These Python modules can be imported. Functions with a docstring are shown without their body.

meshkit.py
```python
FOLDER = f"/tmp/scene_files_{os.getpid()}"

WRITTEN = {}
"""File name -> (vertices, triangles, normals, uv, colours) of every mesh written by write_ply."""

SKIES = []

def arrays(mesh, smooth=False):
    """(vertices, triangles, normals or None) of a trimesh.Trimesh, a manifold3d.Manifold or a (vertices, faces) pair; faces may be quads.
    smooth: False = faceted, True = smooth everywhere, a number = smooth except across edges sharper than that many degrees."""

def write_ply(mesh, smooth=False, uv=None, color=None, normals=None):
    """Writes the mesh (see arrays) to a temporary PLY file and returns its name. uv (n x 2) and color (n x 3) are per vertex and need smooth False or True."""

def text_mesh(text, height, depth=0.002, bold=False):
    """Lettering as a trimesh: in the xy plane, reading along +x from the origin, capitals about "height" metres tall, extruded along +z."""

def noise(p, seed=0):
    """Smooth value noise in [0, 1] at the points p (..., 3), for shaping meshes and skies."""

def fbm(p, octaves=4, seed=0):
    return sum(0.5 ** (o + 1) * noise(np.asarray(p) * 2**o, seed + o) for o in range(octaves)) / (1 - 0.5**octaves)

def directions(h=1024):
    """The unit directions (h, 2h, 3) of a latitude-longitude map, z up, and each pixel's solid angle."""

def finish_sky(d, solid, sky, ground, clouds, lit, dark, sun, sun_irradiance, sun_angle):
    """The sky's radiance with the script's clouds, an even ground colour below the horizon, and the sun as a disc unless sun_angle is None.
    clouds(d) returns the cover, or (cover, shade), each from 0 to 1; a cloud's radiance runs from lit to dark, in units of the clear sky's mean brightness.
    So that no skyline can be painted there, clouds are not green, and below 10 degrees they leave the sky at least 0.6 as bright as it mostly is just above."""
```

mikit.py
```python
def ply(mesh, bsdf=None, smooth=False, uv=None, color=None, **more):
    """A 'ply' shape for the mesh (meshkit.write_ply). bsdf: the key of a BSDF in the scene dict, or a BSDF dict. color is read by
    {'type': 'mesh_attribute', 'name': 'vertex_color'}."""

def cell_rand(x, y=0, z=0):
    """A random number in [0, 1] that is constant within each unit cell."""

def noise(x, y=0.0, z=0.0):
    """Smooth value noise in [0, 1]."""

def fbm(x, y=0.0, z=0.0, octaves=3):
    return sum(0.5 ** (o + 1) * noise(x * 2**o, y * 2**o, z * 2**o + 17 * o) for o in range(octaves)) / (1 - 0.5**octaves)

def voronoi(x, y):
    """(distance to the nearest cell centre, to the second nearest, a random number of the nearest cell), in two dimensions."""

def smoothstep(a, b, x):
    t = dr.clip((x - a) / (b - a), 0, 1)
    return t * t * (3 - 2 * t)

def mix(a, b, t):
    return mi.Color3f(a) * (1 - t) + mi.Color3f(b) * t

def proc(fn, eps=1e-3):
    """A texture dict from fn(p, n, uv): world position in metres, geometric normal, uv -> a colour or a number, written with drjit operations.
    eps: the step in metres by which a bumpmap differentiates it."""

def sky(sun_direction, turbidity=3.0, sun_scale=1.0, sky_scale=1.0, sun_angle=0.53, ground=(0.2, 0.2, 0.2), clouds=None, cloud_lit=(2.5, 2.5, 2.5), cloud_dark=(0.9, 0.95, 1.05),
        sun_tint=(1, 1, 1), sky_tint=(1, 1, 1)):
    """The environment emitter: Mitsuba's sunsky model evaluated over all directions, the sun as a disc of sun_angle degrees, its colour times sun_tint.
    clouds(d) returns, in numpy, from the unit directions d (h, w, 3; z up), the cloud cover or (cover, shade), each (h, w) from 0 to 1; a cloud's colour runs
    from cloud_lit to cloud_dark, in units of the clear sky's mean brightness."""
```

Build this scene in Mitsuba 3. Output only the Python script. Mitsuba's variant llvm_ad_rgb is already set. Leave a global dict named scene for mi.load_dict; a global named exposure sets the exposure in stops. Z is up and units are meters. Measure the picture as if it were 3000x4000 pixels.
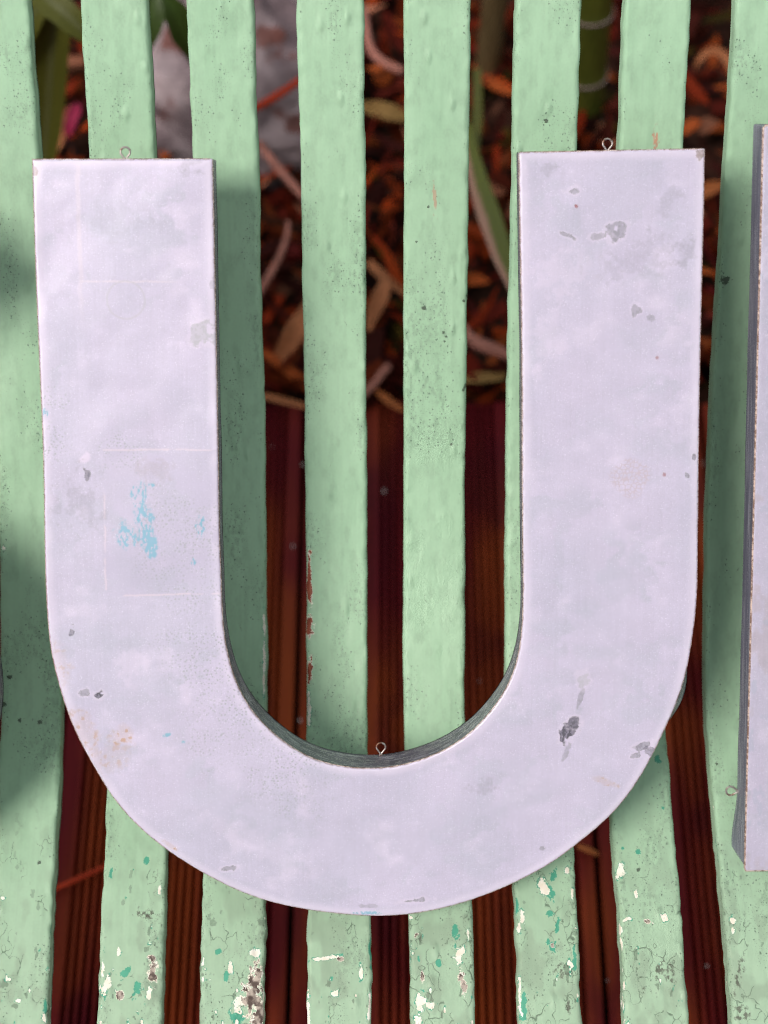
import math
import numpy as np
import trimesh
import drjit as dr
import mitsuba as mi
import mikit
import meshkit
from shapely.geometry import Polygon, LineString, Point
from scipy.interpolate import CubicSpline, PchipInterpolator
from mikit import noise, fbm, voronoi, cell_rand, smoothstep, mix, proc

scene, labels = {}, {}
rng = np.random.default_rng(7)

# ------------------------------------------------------------------ camera, sky, exposure
PITCH = math.radians(55.0)          # the camera looks down at the bench
CAM = np.array([0.0, 0.0, 1.50])
FL = 4500.0                         # focal length in units of a 1659 x 2212 frame
CX0, CY0 = 829.5, 1106.0
FW = np.array([0, math.cos(PITCH), -math.sin(PITCH)])
RT = np.array([1.0, 0, 0])
UP = np.array([0, math.sin(PITCH), math.cos(PITCH)])
scene['camera'] = {
    'type': 'thinlens',
    'fov': math.degrees(2 * math.atan(CX0 / FL)), 'fov_axis': 'x',
    'to_world': mi.ScalarTransform4f().look_at(origin=CAM.tolist(), target=(CAM + FW).tolist(), up=UP.tolist()),
    'aperture_radius': 0.0060, 'focus_distance': 1.16, 'near_clip': 0.05, 'far_clip': 500.0,
}
_a, _b = math.radians(26), math.radians(2)
SUN = -FW * math.cos(_a) - RT * math.sin(_a) + UP * math.sin(_b)
scene['sky'] = mikit.sky(SUN.tolist(), turbidity=3, sun_scale=0.3, sun_angle=20.0, clouds=lambda d: 1.0,
                         cloud_lit=(.76, .83, .78), sun_tint=(.90, 1.02, 1.18))
exposure = 2.92


def ray(x, y):
    return FW + (np.asarray(x, float)[..., None] - CX0) / FL * RT - (np.asarray(y, float)[..., None] - CY0) / FL * UP


def at(x, y, Z):
    """The point that lies Z metres along the viewing axis on the line of sight (x, y)."""
    return CAM + np.asarray(Z, float)[..., None] * ray(x, y)


def on_ground(x, y, z=0.0):
    r = ray(x, y)
    return CAM + ((z - CAM[2]) / r[..., 2])[..., None] * r


def put(key, mesh, bsdf, smooth=False, **kw):
    base, n = key, 0
    while key in scene:
        n += 1
        key = f'{base}_{n:03d}'
    scene[key] = mikit.ply(mesh, bsdf, smooth, **kw)
    return key


def tag(key, label, category, group=None, kind=None):
    labels[key] = {'label': label, 'category': category}
    if group:
        labels[key]['group'] = group
    if kind:
        labels[key]['kind'] = kind


def structure(key):
    labels[key] = {'kind': 'structure'}


def grid_faces(nu, nv, flip=False):
    i, j = np.meshgrid(np.arange(nu - 1), np.arange(nv - 1), indexing='ij')
    a = (i * nv + j).ravel()
    q = np.stack([a, a + nv, a + nv + 1, a + 1], 1)
    return q[:, ::-1] if flip else q


def tris(q):
    return np.vstack([q[:, [0, 1, 2]], q[:, [0, 2, 3]]])


def tube(path, radius, n=10, closed=False):
    path = np.asarray(path, float)
    m = len(path)
    radius = np.broadcast_to(radius, m)
    t = np.roll(path, -1, 0) - np.roll(path, 1, 0) if closed else np.gradient(path, axis=0)
    t /= np.linalg.norm(t, axis=1, keepdims=True)
    ref = np.array([0.31, -0.62, 0.72])
    s = np.cross(t, ref)
    s /= np.linalg.norm(s, axis=1, keepdims=True)
    w = np.cross(s, t)
    a = np.arange(n) * 2 * np.pi / n
    v = path[:, None] + radius[:, None, None] * (np.cos(a)[None, :, None] * s[:, None] + np.sin(a)[None, :, None] * w[:, None])
    v = v.reshape(-1, 3)
    f = []
    for i in range(m if closed else m - 1):
        i2 = (i + 1) % m
        for j in range(n):
            j2 = (j + 1) % n
            f += [[i * n + j, i * n + j2, i2 * n + j2], [i * n + j, i2 * n + j2, i2 * n + j]]
    if not closed:
        v = np.vstack([v, path[0], path[-1]])
        for j in range(n):
            f.append([len(v) - 2, (j + 1) % n, j])
            f.append([len(v) - 1, (m - 1) * n + j, (m - 1) * n + (j + 1) % n])
    mesh = trimesh.Trimesh(v, np.array(f), process=False)
    if mesh.volume < 0:
        mesh.invert()
    return mesh


def box_mesh(center, half, axes=np.eye(3)):
    m = trimesh.creation.box(extents=2 * np.asarray(half))
    m.vertices = np.asarray(center) + m.vertices @ np.asarray(axes)
    return m


# ------------------------------------------------------------------ planes of the letters
class Plane:
    def __init__(self, Z0, tilt):
        self.Z0, self.t = Z0, tilt
        self.e1, self.e2 = RT, UP * math.cos(tilt) - FW * math.sin(tilt)
        self.n = -FW * math.cos(tilt) - UP * math.sin(tilt)
        self.o = CAM + FW * Z0

    def mm(self, x, y, back=0.0):
        """Plane coordinates in millimetres where the line of sight (x, y) meets the plane (or the plane 'back' metres behind it)."""
        r = ray(x, y)
        k = ((self.o - self.n * back - CAM) @ self.n) / (r @ self.n)
        d = CAM + k[..., None] * r - self.o
        return np.stack([d @ self.e1, d @ self.e2], -1) * 1000

    def world(self, ab, h=0.0):
        ab = np.asarray(ab, float)
        return self.o + (ab[..., :1] * self.e1 + ab[..., 1:2] * self.e2) / 1000 + np.asarray(h, float)[..., None] * self.n


PU = Plane(1.125, math.radians(9.6))
PN = Plane(1.131, math.radians(13.0))
PS = Plane(1.128, math.radians(9.6))
DEPTH = 0.029

# ------------------------------------------------------------------ slat profile
YK = np.array([-420, 0, 340, 850, 1300, 1500, 1700, 1900, 2212, 2560.])
WK = np.array([1584, 1530, 1485, 1422, 1393, 1391, 1411, 1441, 1482, 1520.])
CK = np.array([824, 825, 827, 828, 829, 829.5, 832, 837, 841, 846.])
W_of, C_of = PchipInterpolator(YK, WK), PchipInterpolator(YK, CK)
SPAN = 0.3846
yy = np.linspace(-420, 2560, 600)
ww = np.convolve(np.pad(W_of(yy), 25, mode='reflect', reflect_type='odd'), np.hanning(51) / np.hanning(51).sum(), 'valid')
prof_Z = FL * SPAN / ww
prof = at(np.full_like(yy, CX0), yy, prof_Z)          # centre line, x = 0
prof_dx = (C_of(yy) - CX0) * SPAN / ww
seg = np.linalg.norm(np.diff(prof, axis=0), axis=1)
arc = np.concatenate([[0], np.cumsum(seg)])
arc -= np.interp(0, yy, arc)                          # arc = 0 where the frame's top edge is


def s_at(y):
    return np.interp(y, yy, arc)


SL_W = 0.095 * SPAN
SL_T = 0.014
SLATS = {1: (-.595, -.5), 2: (-.427, -.332), 3: (-.277, -.1825), 4: (-.1205, -.0255), 5: (.031, .126), 6: (.189, .282), 7: (.343, .4375), 8: (.5, .595)}
for k in range(9, 15):
    SLATS[k] = (.5 + .154 * (k - 8), .595 + .154 * (k - 8))
for k in range(0, -6, -1):
    SLATS[k] = (-.595 + .154 * (k - 1), -.5 + .154 * (k - 1))


def uv_slat(x, y, k):
    """Where on slat k (across, along, in metres) the mark seen at (x, y) lies."""
    W = np.interp(y, yy, ww)
    u = (x - C_of(y)) / W
    return (u - SLATS[k][0]) * SPAN, float(s_at(y))


# ------------------------------------------------------------------ materials
def rgb(*c):
    return {'type': 'rgb', 'value': [float(v) for v in c]}


def srgb(r, g, b):
    c = np.array([r, g, b]) / 255.0
    return np.where(c <= .04045, c / 12.92, ((c + .055) / 1.055) ** 2.4).tolist()


def mat(name, color, roughness=0.6, specular=0.4, bump=None, bump_scale=1.0, eps=3e-4, **kw):
    b = {'type': 'principled', 'base_color': color if isinstance(color, dict) else rgb(*color), 'roughness': roughness, 'specular': specular, **kw}
    if bump is not None:
        b = {'type': 'bumpmap', 'arbitrary': proc(bump, eps), 'scale': bump_scale, 'bsdf': b}
    scene[name] = {'type': 'twosided', 'bsdf': b}


# --- old slat paint: uv = (slat number + 0.2 + metres across, metres along)
CHIPS = []      # (slat, across, along, half width, half length, layer depth 1 = teal 2 = cream 3 = wood)


def chip(x, y, k, rx, ry, level, rot=0.0):
    a, s = uv_slat(x, y, k)
    g = 2.65e-4 * (.80 if y > 1700 and level < 4 else 1.15 if level < 4 else 1.0)
    CHIPS.append((k, a, s, rx * g, ry * g, level, rot))


# peeled edges and flakes of the worn seat end
chip(667, 1222, 4, 5, 34, 3); chip(667, 1275, 4, 7, 24, 3); chip(668, 1350, 4, 8, 30, 3); chip(667, 1448, 4, 6, 28, 3); chip(666, 1530, 4, 4, 30, 2)
chip(571, 1350, 3, 3, 26, 2); chip(570, 1445, 3, 3, 45, 2)
chip(556, 2110, 3, 22, 40, 3, .2); chip(548, 2160, 3, 28, 40, 3, -.3); chip(560, 2195, 3, 18, 50, 3); chip(518, 2165, 3, 16, 28, 2, .6); chip(497, 2090, 3, 6, 16, 2); chip(550, 2060, 3, 14, 10, 2)
chip(512, 2200, 3, 18, 22, 1); chip(490, 2110, 3, 7, 18, 1); chip(470, 2055, 3, 10, 7, 1)
chip(330, 2095, 2, 12, 36, 3, -.1); chip(322, 2150, 2, 7, 22, 2); chip(232, 2125, 2, 14, 24, 2, .3); chip(222, 2095, 2, 6, 30, 2); chip(256, 2055, 2, 7, 16, 2); chip(272, 2100, 2, 9, 18, 1, .7); chip(296, 2138, 2, 12, 20, 1); chip(258, 2150, 2, 9, 10, 3)
chip(318, 1975, 2, 26, 12, 4, .3); chip(316, 1858, 2, 7, 10, 1); chip(240, 1885, 2, 6, 14, 1); chip(345, 1920, 2, 4, 12, 2)
chip(724, 2146, 4, 8, 8, 2); chip(700, 2070, 4, 32, 5, 2, -.15); chip(800, 2180, 4, 6, 40, 2); chip(664, 2190, 4, 7, 42, 2); chip(735, 2072, 4, 9, 6, 3); chip(802, 2050, 4, 5, 60, 1); chip(780, 2100, 4, 5, 16, 2)
chip(908, 2165, 5, 13, 22, 2, .2); chip(930, 2172, 5, 12, 8, 2); chip(905, 2205, 5, 10, 14, 2); chip(1000, 2125, 5, 9, 34, 3, -.15); chip(990, 2065, 5, 12, 22, 2, .4); chip(947, 2080, 5, 10, 12, 1); chip(982, 2010, 5, 12, 20, 1); chip(900, 2020, 5, 6, 7, 3); chip(912, 2110, 5, 6, 14, 3); chip(1011, 2020, 5, 4, 14, 2); chip(905, 2075, 5, 5, 9, 1)
chip(1176, 1920, 6, 11, 24, 2, -.3); chip(1183, 1925, 6, 18, 26, 1, -.3); chip(1195, 1890, 6, 12, 18, 1, .4); chip(1128, 1985, 6, 8, 18, 2); chip(1122, 2002, 6, 6, 14, 2); chip(1186, 1972, 6, 10, 10, 1); chip(1204, 2000, 6, 6, 24, 1, .2); chip(1193, 2046, 6, 14, 20, 1); chip(1193, 2042, 6, 7, 7, 3)
chip(1213, 2097, 6, 20, 14, 4, .5); chip(1130, 2180, 6, 10, 44, 1); chip(1123, 2150, 6, 5, 40, 2); chip(1241, 2075, 6, 6, 40, 1); chip(1115, 1960, 6, 5, 22, 1); chip(1226, 1880, 6, 7, 10, 2); chip(1228, 2170, 6, 9, 16, 4); chip(1236, 1930, 6, 5, 16, 2)
chip(1340, 1882, 7, 12, 20, 2, .4); chip(1433, 1982, 7, 9, 9, 2); chip(1337, 2008, 7, 8, 18, 2); chip(1352, 1987, 7, 14, 5, 2, -.4); chip(1374, 1934, 7, 4, 14, 2); chip(1378, 1840, 7, 7, 6, 1); chip(1345, 1832, 7, 5, 8, 1); chip(1346, 2130, 7, 5, 12, 2); chip(1342, 2165, 7, 5, 24, 2); chip(1398, 1990, 7, 12, 6, 3, .3); chip(1425, 2095, 7, 12, 22, 4, .3); chip(1448, 2105, 7, 10, 30, 4); chip(1395, 2140, 7, 14, 8, 4); chip(1420, 1640, 7, 6, 9, 1); chip(1432, 1745, 7, 5, 6, 1); chip(1340, 2040, 7, 4, 26, 2)
chip(1583, 2010, 8, 4, 14, 2); chip(1597, 2105, 8, 8, 40, 4, .3); chip(1539, 1830, 8, 5, 46, 1); chip(1536, 1742, 8, 4, 8, 2); chip(1600, 2190, 8, 18, 16, 4); chip(1583, 1990, 8, 8, 10, 2)
chip(116, 2012, 1, 4, 22, 1); chip(98, 2170, 1, 6, 26, 1); chip(94, 2200, 1, 5, 14, 2); chip(6, 1940, 1, 5, 4, 2); chip(8, 1185, 1, 4, 4, 2)


def slat_parts(uv):
    k = dr.floor(uv.x)
    a = uv.x - k - 0.2
    s = uv.y
    q = k * 0.37 + a                                   # texture coordinate across, shifted from slat to slat
    return k, a, s, q


S_LOW, S_TOP = float(s_at(1750)), float(s_at(420))


def chip_field(k, a, s, q):
    """(1 where teal shows, where cream shows, where wood shows)."""
    wn = fbm(q * 420, s * 330, 0, 3) - 0.5
    wn2 = noise(q * 1900, s * 1500, 4) - 0.5
    warp = wn * 1.7 + wn2 * 0.5
    teal, cream, wood, soot = mi.Float(0), mi.Float(0), mi.Float(0), mi.Float(0)
    for (ck, ca, cs, ra, rs, level, rot) in CHIPS:
        c_, s_ = math.cos(rot), math.sin(rot)
        da, ds = a - ca, s - cs
        e = dr.sqrt(dr.square((da * c_ + ds * s_) / ra) + dr.square((ds * c_ - da * s_) / rs)) + warp
        e = dr.select(dr.abs(k - ck) < 0.5, e, 9.0)
        if level == 1:
            teal = dr.maximum(teal, 1 - smoothstep(.85, .95, e))
        elif level == 2:
            cream = dr.maximum(cream, 1 - smoothstep(.9, 1.0, e))
            teal = dr.maximum(teal, 1 - smoothstep(1.05, 1.15, e + wn * .8))
        elif level == 4:
            soot = dr.maximum(soot, 1 - smoothstep(.4, 1.3, e))
        else:
            wood = dr.maximum(wood, 1 - smoothstep(.78, .88, e))
            cream = dr.maximum(cream, 1 - smoothstep(.94, 1.02, e))
    # small random flakes, more of them towards the worn front of the seat
    low = smoothstep(S_LOW + 0.015, S_LOW + 0.13, s)
    nn = fbm(q * 260 + 31, s * 170, 2, 3)
    th = 0.95 - 0.155 * low
    edge = smoothstep(0.006, 0.0005, a) + smoothstep(SL_W - 0.006, SL_W - 0.0005, a)
    th = th - 0.07 * edge * low
    teal = dr.maximum(teal, smoothstep(th - .028, th - .02, nn) * dr.select(low > 0.01, 1.0, 0.0))
    cream = dr.maximum(cream, smoothstep(th, th + .008, nn) * dr.select(low > 0.01, 1.0, 0.0))
    return teal, cream, wood, soot


def cracks(q, s, low):
    wq, ws = (noise(q * 300, s * 260, 9) - .5) * .5, (noise(q * 300 + 5, s * 260, 11) - .5) * .5
    f1, f2, _ = voronoi(q * 120 + wq * 1.3, s * 75 + ws * 1.3)
    line = 1 - smoothstep(0.0, 0.055, f2 - f1)
    gate = noise(q * 95 + 3, s * 60, 5)
    th = 0.93 - 0.42 * low
    return line * smoothstep(th, th + .07, gate)


def mildew(q, s, a):
    dens = fbm(q * 70 + 8, s * 32, 3, 3) - .09 * smoothstep(S_TOP + .06, S_TOP, s) + .045 * smoothstep(S_TOP, S_TOP + .1, s) * smoothstep(S_LOW + .08, S_LOW - .02, s)
    edge = smoothstep(0.010, 0.0, a) + smoothstep(SL_W - 0.011, SL_W, a)
    dens = dens + 0.10 * edge
    f1, _, r = voronoi(q * 900, s * 750)
    dot = 1 - smoothstep(0.12, 0.34, f1 + 0.35 * (1 - r))
    dot = dot * smoothstep(.50, .66, dens)
    g1, _, r2 = voronoi(q * 290 + 7, s * 250)
    big = (1 - smoothstep(0.05, 0.11 + .07 * r2, g1)) * dr.select(r2 > .66, 1.0, 0.0) * smoothstep(.47, .60, dens)
    smear = smoothstep(.60, .80, dens) * smoothstep(.4, .75, fbm(q * 700, s * 420, 1, 2))
    return dr.clip(dot * .55 + big * .9 + smear * .28, 0, 1)


def slat_color(p, n, uv):
    k, a, s, q = slat_parts(uv)
    low = smoothstep(S_LOW - 0.05, S_LOW + 0.12, s)
    tone = fbm(q * 45, s * 14, 6, 3)
    streak = fbm(q * 650, s * 22, 2, 2)
    base = mix((.340, .530, .380), (.390, .575, .428), tone)
    base = base * (1 - .13 * smoothstep(.40, .80, fbm(q * 230 + 4, s * 110, 17, 4)) * (.4 + .6 * noise(q * 1300, s * 900, 8)))
    base = mix(base, (.345, .460, .355), low * .75)
    base = base * (0.95 + 0.06 * streak + .04 * noise(q * 1500, s * 1200, 2))
    f = mildew(q, s, a)
    base = mix(base, (.035, .05, .045), f * .75)
    base = mix(base, (.03, .05, .035), cracks(q, s, low) * .62)
    # dull grime rubbed into the seat
    g = smoothstep(.52, .72, fbm(q * 110 + 3, s * 60, 8, 3)) * low
    base = mix(base, (.22, .27, .215), g * .4)
    # red rub marks
    for (x, y, kk) in RED:
        ca, cs = x, y
        e = dr.sqrt(dr.square((a - ca) / .0016) + dr.square((s - cs) / .008)) + (fbm(q * 900, s * 500, 3, 2) - .5) * 2.4
        base = mix(base, (.55, .10, .08), dr.select(dr.abs(k - kk) < .5, (1 - smoothstep(.4, .9, e)) * .4, 0.0))
    for (ca, cs, kk, ra) in KNOTS:
        e = dr.sqrt(dr.square(a - ca) + dr.square(s - cs)) / ra + (fbm(q * 900, s * 900, 3, 2) - .5) * 1.1
        base = mix(base, (.035, .04, .035), dr.select(dr.abs(k - kk) < .5, (1 - smoothstep(.6, 1.05, e)) * .8, 0.0))
    teal, cream, wood, soot = chip_field(k, a, s, q)
    base = mix(base, (.10, .10, .085), soot * smoothstep(.42, .62, fbm(q * 620, s * 520, 7, 3)) * .85)
    lift = fbm(q * 260 + 31.4, s * 170 - .5, 2, 3)
    base = mix(base, (.06, .08, .06), smoothstep(.74, .80, lift) * low * .5)
    base = mix(base, (.055, .33, .235), teal * .9)
    base = mix(base, mix((.80, .70, .62), (.85, .82, .80), noise(q * 500, s * 500)), cream)
    bare = mix((.09, .06, .055), (.46, .38, .35), smoothstep(.3, .7, fbm(q * 420, s * 380, 5, 3)))
    bare = mix(mix((.20, .035, .02), (.36, .10, .06), fbm(q * 900, s * 300, 5, 2)), bare, smoothstep(S_LOW - .04, S_LOW, s))
    base = mix(base, bare, wood)
    return base


KNOTS = [(*uv_slat(x, y, k), k, r * 2.65e-4) for x, y, k, r in ((1568, 605, 8, 12), (1180, 262, 6, 5), (318, 1977, 2, 6), (86, 1560, 1, 6), (42, 1556, 1, 5), (130, 706 + 440, 1, 4), (1010, 640, 5, 4), (916, 665, 5, 6), (1378, 1878, 7, 5), (85, 1862, 1, 5), (475, 1872, 3, 5), (1548, 1650, 8, 5), (20, 1462, 1, 6), (6, 1520, 1, 8), (958, 718, 5, 4), (964, 726, 5, 3.5), (960, 738, 5, 3), (1002, 650, 5, 4), (1008, 835, 5, 6), (1001, 842, 5, 4), (900, 522, 5, 3), (925, 447, 5, 3), (975, 960, 5, 4), (1100, 470, 6, 3))]
RED = [(*uv_slat(1414, 298, 7), 7), (*uv_slat(940, 432, 5), 5), (*uv_slat(1416, 312, 7), 7)]


def slat_height(p, n, uv):
    k, a, s, q = slat_parts(uv)
    low = smoothstep(S_LOW - 0.05, S_LOW + 0.12, s)
    h = fbm(q * 80, s * 45, 1, 3) * 0.0006
    h = h + fbm(q * 800, s * 40, 7, 2) * 0.00014 + fbm(q * 230, s * 150, 12, 2) * 0.00018
    h = h + noise(q * 1400, s * 1100, 3) * 0.00004
    f1, _, r = voronoi(q * 75 + 2, s * 40)
    h = h + (1 - smoothstep(0.0, 0.16 + .08 * r, f1)) * dr.select(r > .84, 1.0, 0.0) * 0.0009
    h = h - cracks(q, s, low) * 0.00035
    th = 0.94 - 0.155 * low
    h = h - smoothstep(th, th + .008, fbm(q * 260 + 31, s * 170, 2, 3)) * dr.select(low > 0.01, 1.0, 0.0) * 0.0003
    return h


mat('slat_paint', proc(slat_color), roughness=0.48, specular=0.35, bump=slat_height, eps=2.5e-4)

# --- the zinc face of the U: p gives its own plane, uv.x the distance to the nearest edge
_e1, _e2, _o = PU.e1, PU.e2, PU.o


def mmu(x, y):
    return PU.mm(np.array(x), np.array(y))


STAINS = []     # (centre mm, radii mm, turn, kind, strength)


def stain(x, y, rx, ry, rot, kind, k=1.0):
    c = mmu(x, y)
    STAINS.append((float(c[0]), float(c[1]), rx * .25, ry * .25, rot, kind, k))


for s_ in [(437, 722, 26, 24, .5, 'pale', .8), (1240, 411, 15, 9, .2, 'grey', .75), (1326, 502, 26, 17, .4, 'grey', .85), (1295, 510, 22, 8, .1, 'grey', .6), (1225, 508, 18, 5, -.4, 'grey', .8),
           (1373, 669, 12, 11, 0, 'grey', .7), (1404, 685, 9, 9, 0, 'grey', .65), (186, 1024, 9, 22, .3, 'dark', .75), (184, 990, 10, 18, -.2, 'bright', .7), (155, 1365, 8, 13, -.3, 'dark', .7), (212, 1502, 13, 11, .2, 'dark', 1.0), (181, 1497, 11, 9, 0, 'grey', .8),
           (1230, 1578, 24, 15, 1.1, 'dark', 1.0), (1240, 1560, 14, 13, .2, 'dark', .8), (1254, 1508, 6, 26, -.3, 'grey', .7), (1258, 1468, 14, 18, 0, 'pale', .6), (1222, 1628, 7, 20, -.4, 'grey', .6),
           (1386, 1610, 20, 9, .3, 'grey', .9), (1403, 1622, 10, 10, 0, 'dark', .6), (1370, 1633, 16, 6, .2, 'grey', .8), (1500, 986, 5, 8, 0, 'dark', .7), (1484, 1026, 6, 8, .3, 'grey', .9),
           (496, 1876, 20, 6, .1, 'grey', .9), (895, 1945, 34, 6, .1, 'grey', .8), (790, 1957, 20, 5, 0, 'grey', .5), (1170, 1833, 9, 7, .4, 'grey', .7), (460, 612, 9, 13, 0, 'grey', .4), (1050, 1695, 40, 24, .3, 'grey', .32),
           (76, 366, 9, 13, 0, 'brown', .8), (1511, 332, 12, 13, 0, 'brown', .9), (1245, 446, 4, 4, 0, 'rust', .9), (1420, 773, 4, 4, 0, 'rust', .7), (1435, 1025, 4, 4, 0, 'rust', .6), (447, 1903, 5, 5, 0, 'rust', .7),
           (130, 1440, 26, 60, .2, 'rusty', .35), (180, 1580, 34, 60, .5, 'rusty', .6), (265, 1585, 34, 26, .2, 'rusty', .75), (240, 1640, 60, 40, .5, 'rusty', .4), (1310, 1690, 44, 8, -.4, 'rusty', .8), (880, 1180, 3, 3, 0, 'rust', 1), (370, 1828, 26, 6, -.6, 'rusty', .9),
           (175, 1085, 62, 66, .5, 'grey', .30), (330, 1015, 46, 34, .2, 'brown', .20), (260, 470, 90, 60, .2, 'grey', .14), (1215, 590, 70, 60, .3, 'bright', .30), (1190, 360, 44, 18, .3, 'grey', .30), (1440, 440, 60, 20, .9, 'grey', .26),
           (1380, 560, 110, 50, .3, 'grey', .22), (1485, 545, 30, 34, .2, 'grey', .32), (1180, 730, 44, 70, 0, 'bright', .28), (420, 350, 40, 12, .3, 'grey', .3), (415, 372, 34, 10, .1, 'grey', .3), (560, 1830, 200, 30, -.5, 'bright', .18), (285, 1440, 42, 44, 0, 'bright', .3),
           (322, 1182, 20, 28, .1, 'blue', .9), (312, 1130, 24, 54, .1, 'blue', .58), (272, 1158, 28, 36, .3, 'blue', .52), (300, 1075, 18, 46, 0, 'blue', .40), (325, 1048, 9, 6, 0, 'blue', .6), (432, 1140, 12, 30, 0, 'blue', .26), (418, 1212, 6, 10, 0, 'blue', .7), (361, 1588, 10, 5, .3, 'blue', 1.0), (396, 1603, 5, 4, 0, 'blue', 1.0), (790, 1972, 40, 4, 0, 'blue', .7), (98, 895, 6, 14, 0, 'blue', .6)]:
    stain(*s_)
TAPE = [float(v) for v in (*mmu(222, 972), *mmu(476, 1287))]
RING = [float(v) for v in mmu(272, 648)]
FLOWER = [float(v) for v in mmu(1360, 1030)]
BUB = [(*[float(v) for v in mmu(x, y)], r * .25) for x, y, r in ((400, 1130, 110), (430, 1420, 120), (500, 1570, 140), (620, 1680, 120), (260, 980, 60), (110, 960, 60), (120, 860, 34), (420, 1250, 120), (330, 1220, 80))]


def zinc_base(A, B, d):
    t = fbm(A / 34, B / 46, 2, 3)
    t2 = fbm(A / 9, B / 7, 5, 4)
    wisp = fbm(A / 16 + 2.2 * t2, B / 16 - 1.7 * t, 9, 3)
    c = mix((.498, .462, .632), (.548, .490, .678), smoothstep(.1, .9, t))
    c = mix(c, (.430, .428, .562), smoothstep(.46, .86, wisp) * .45)
    c = c * (.940 + .06 * fbm(A / .9, B / 22, 7, 3))
    c = mix(c, (.63, .555, .735), smoothstep(.55, .78, fbm(A / 21 + 9, B / 26, 3, 3) * .5 + t2 * .5) * .4)
    c = c * (0.955 + 0.09 * noise(A * 2.6, B * 2.6, 1)) * (0.95 + 0.10 * t2)
    spark = smoothstep(.955, .985, cell_rand(A * 2.2, B * 2.2, 3)) * .09
    c = c + mi.Color3f(spark)
    # rubbed, paler rim where the sheet is turned over
    rim = (1 - smoothstep(0.0015, 0.0065, d + (t2 - .5) * .003))
    c = mix(c, (.66, .585, .77), rim * .55)
    edge = (1 - smoothstep(0.0002, 0.0011, d)) * smoothstep(.38, .62, fbm(A / 2.1, B / 2.1, 3, 2))
    c = mix(c, (.25, .15, .13), edge * .45)
    return c, t, t2


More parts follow.
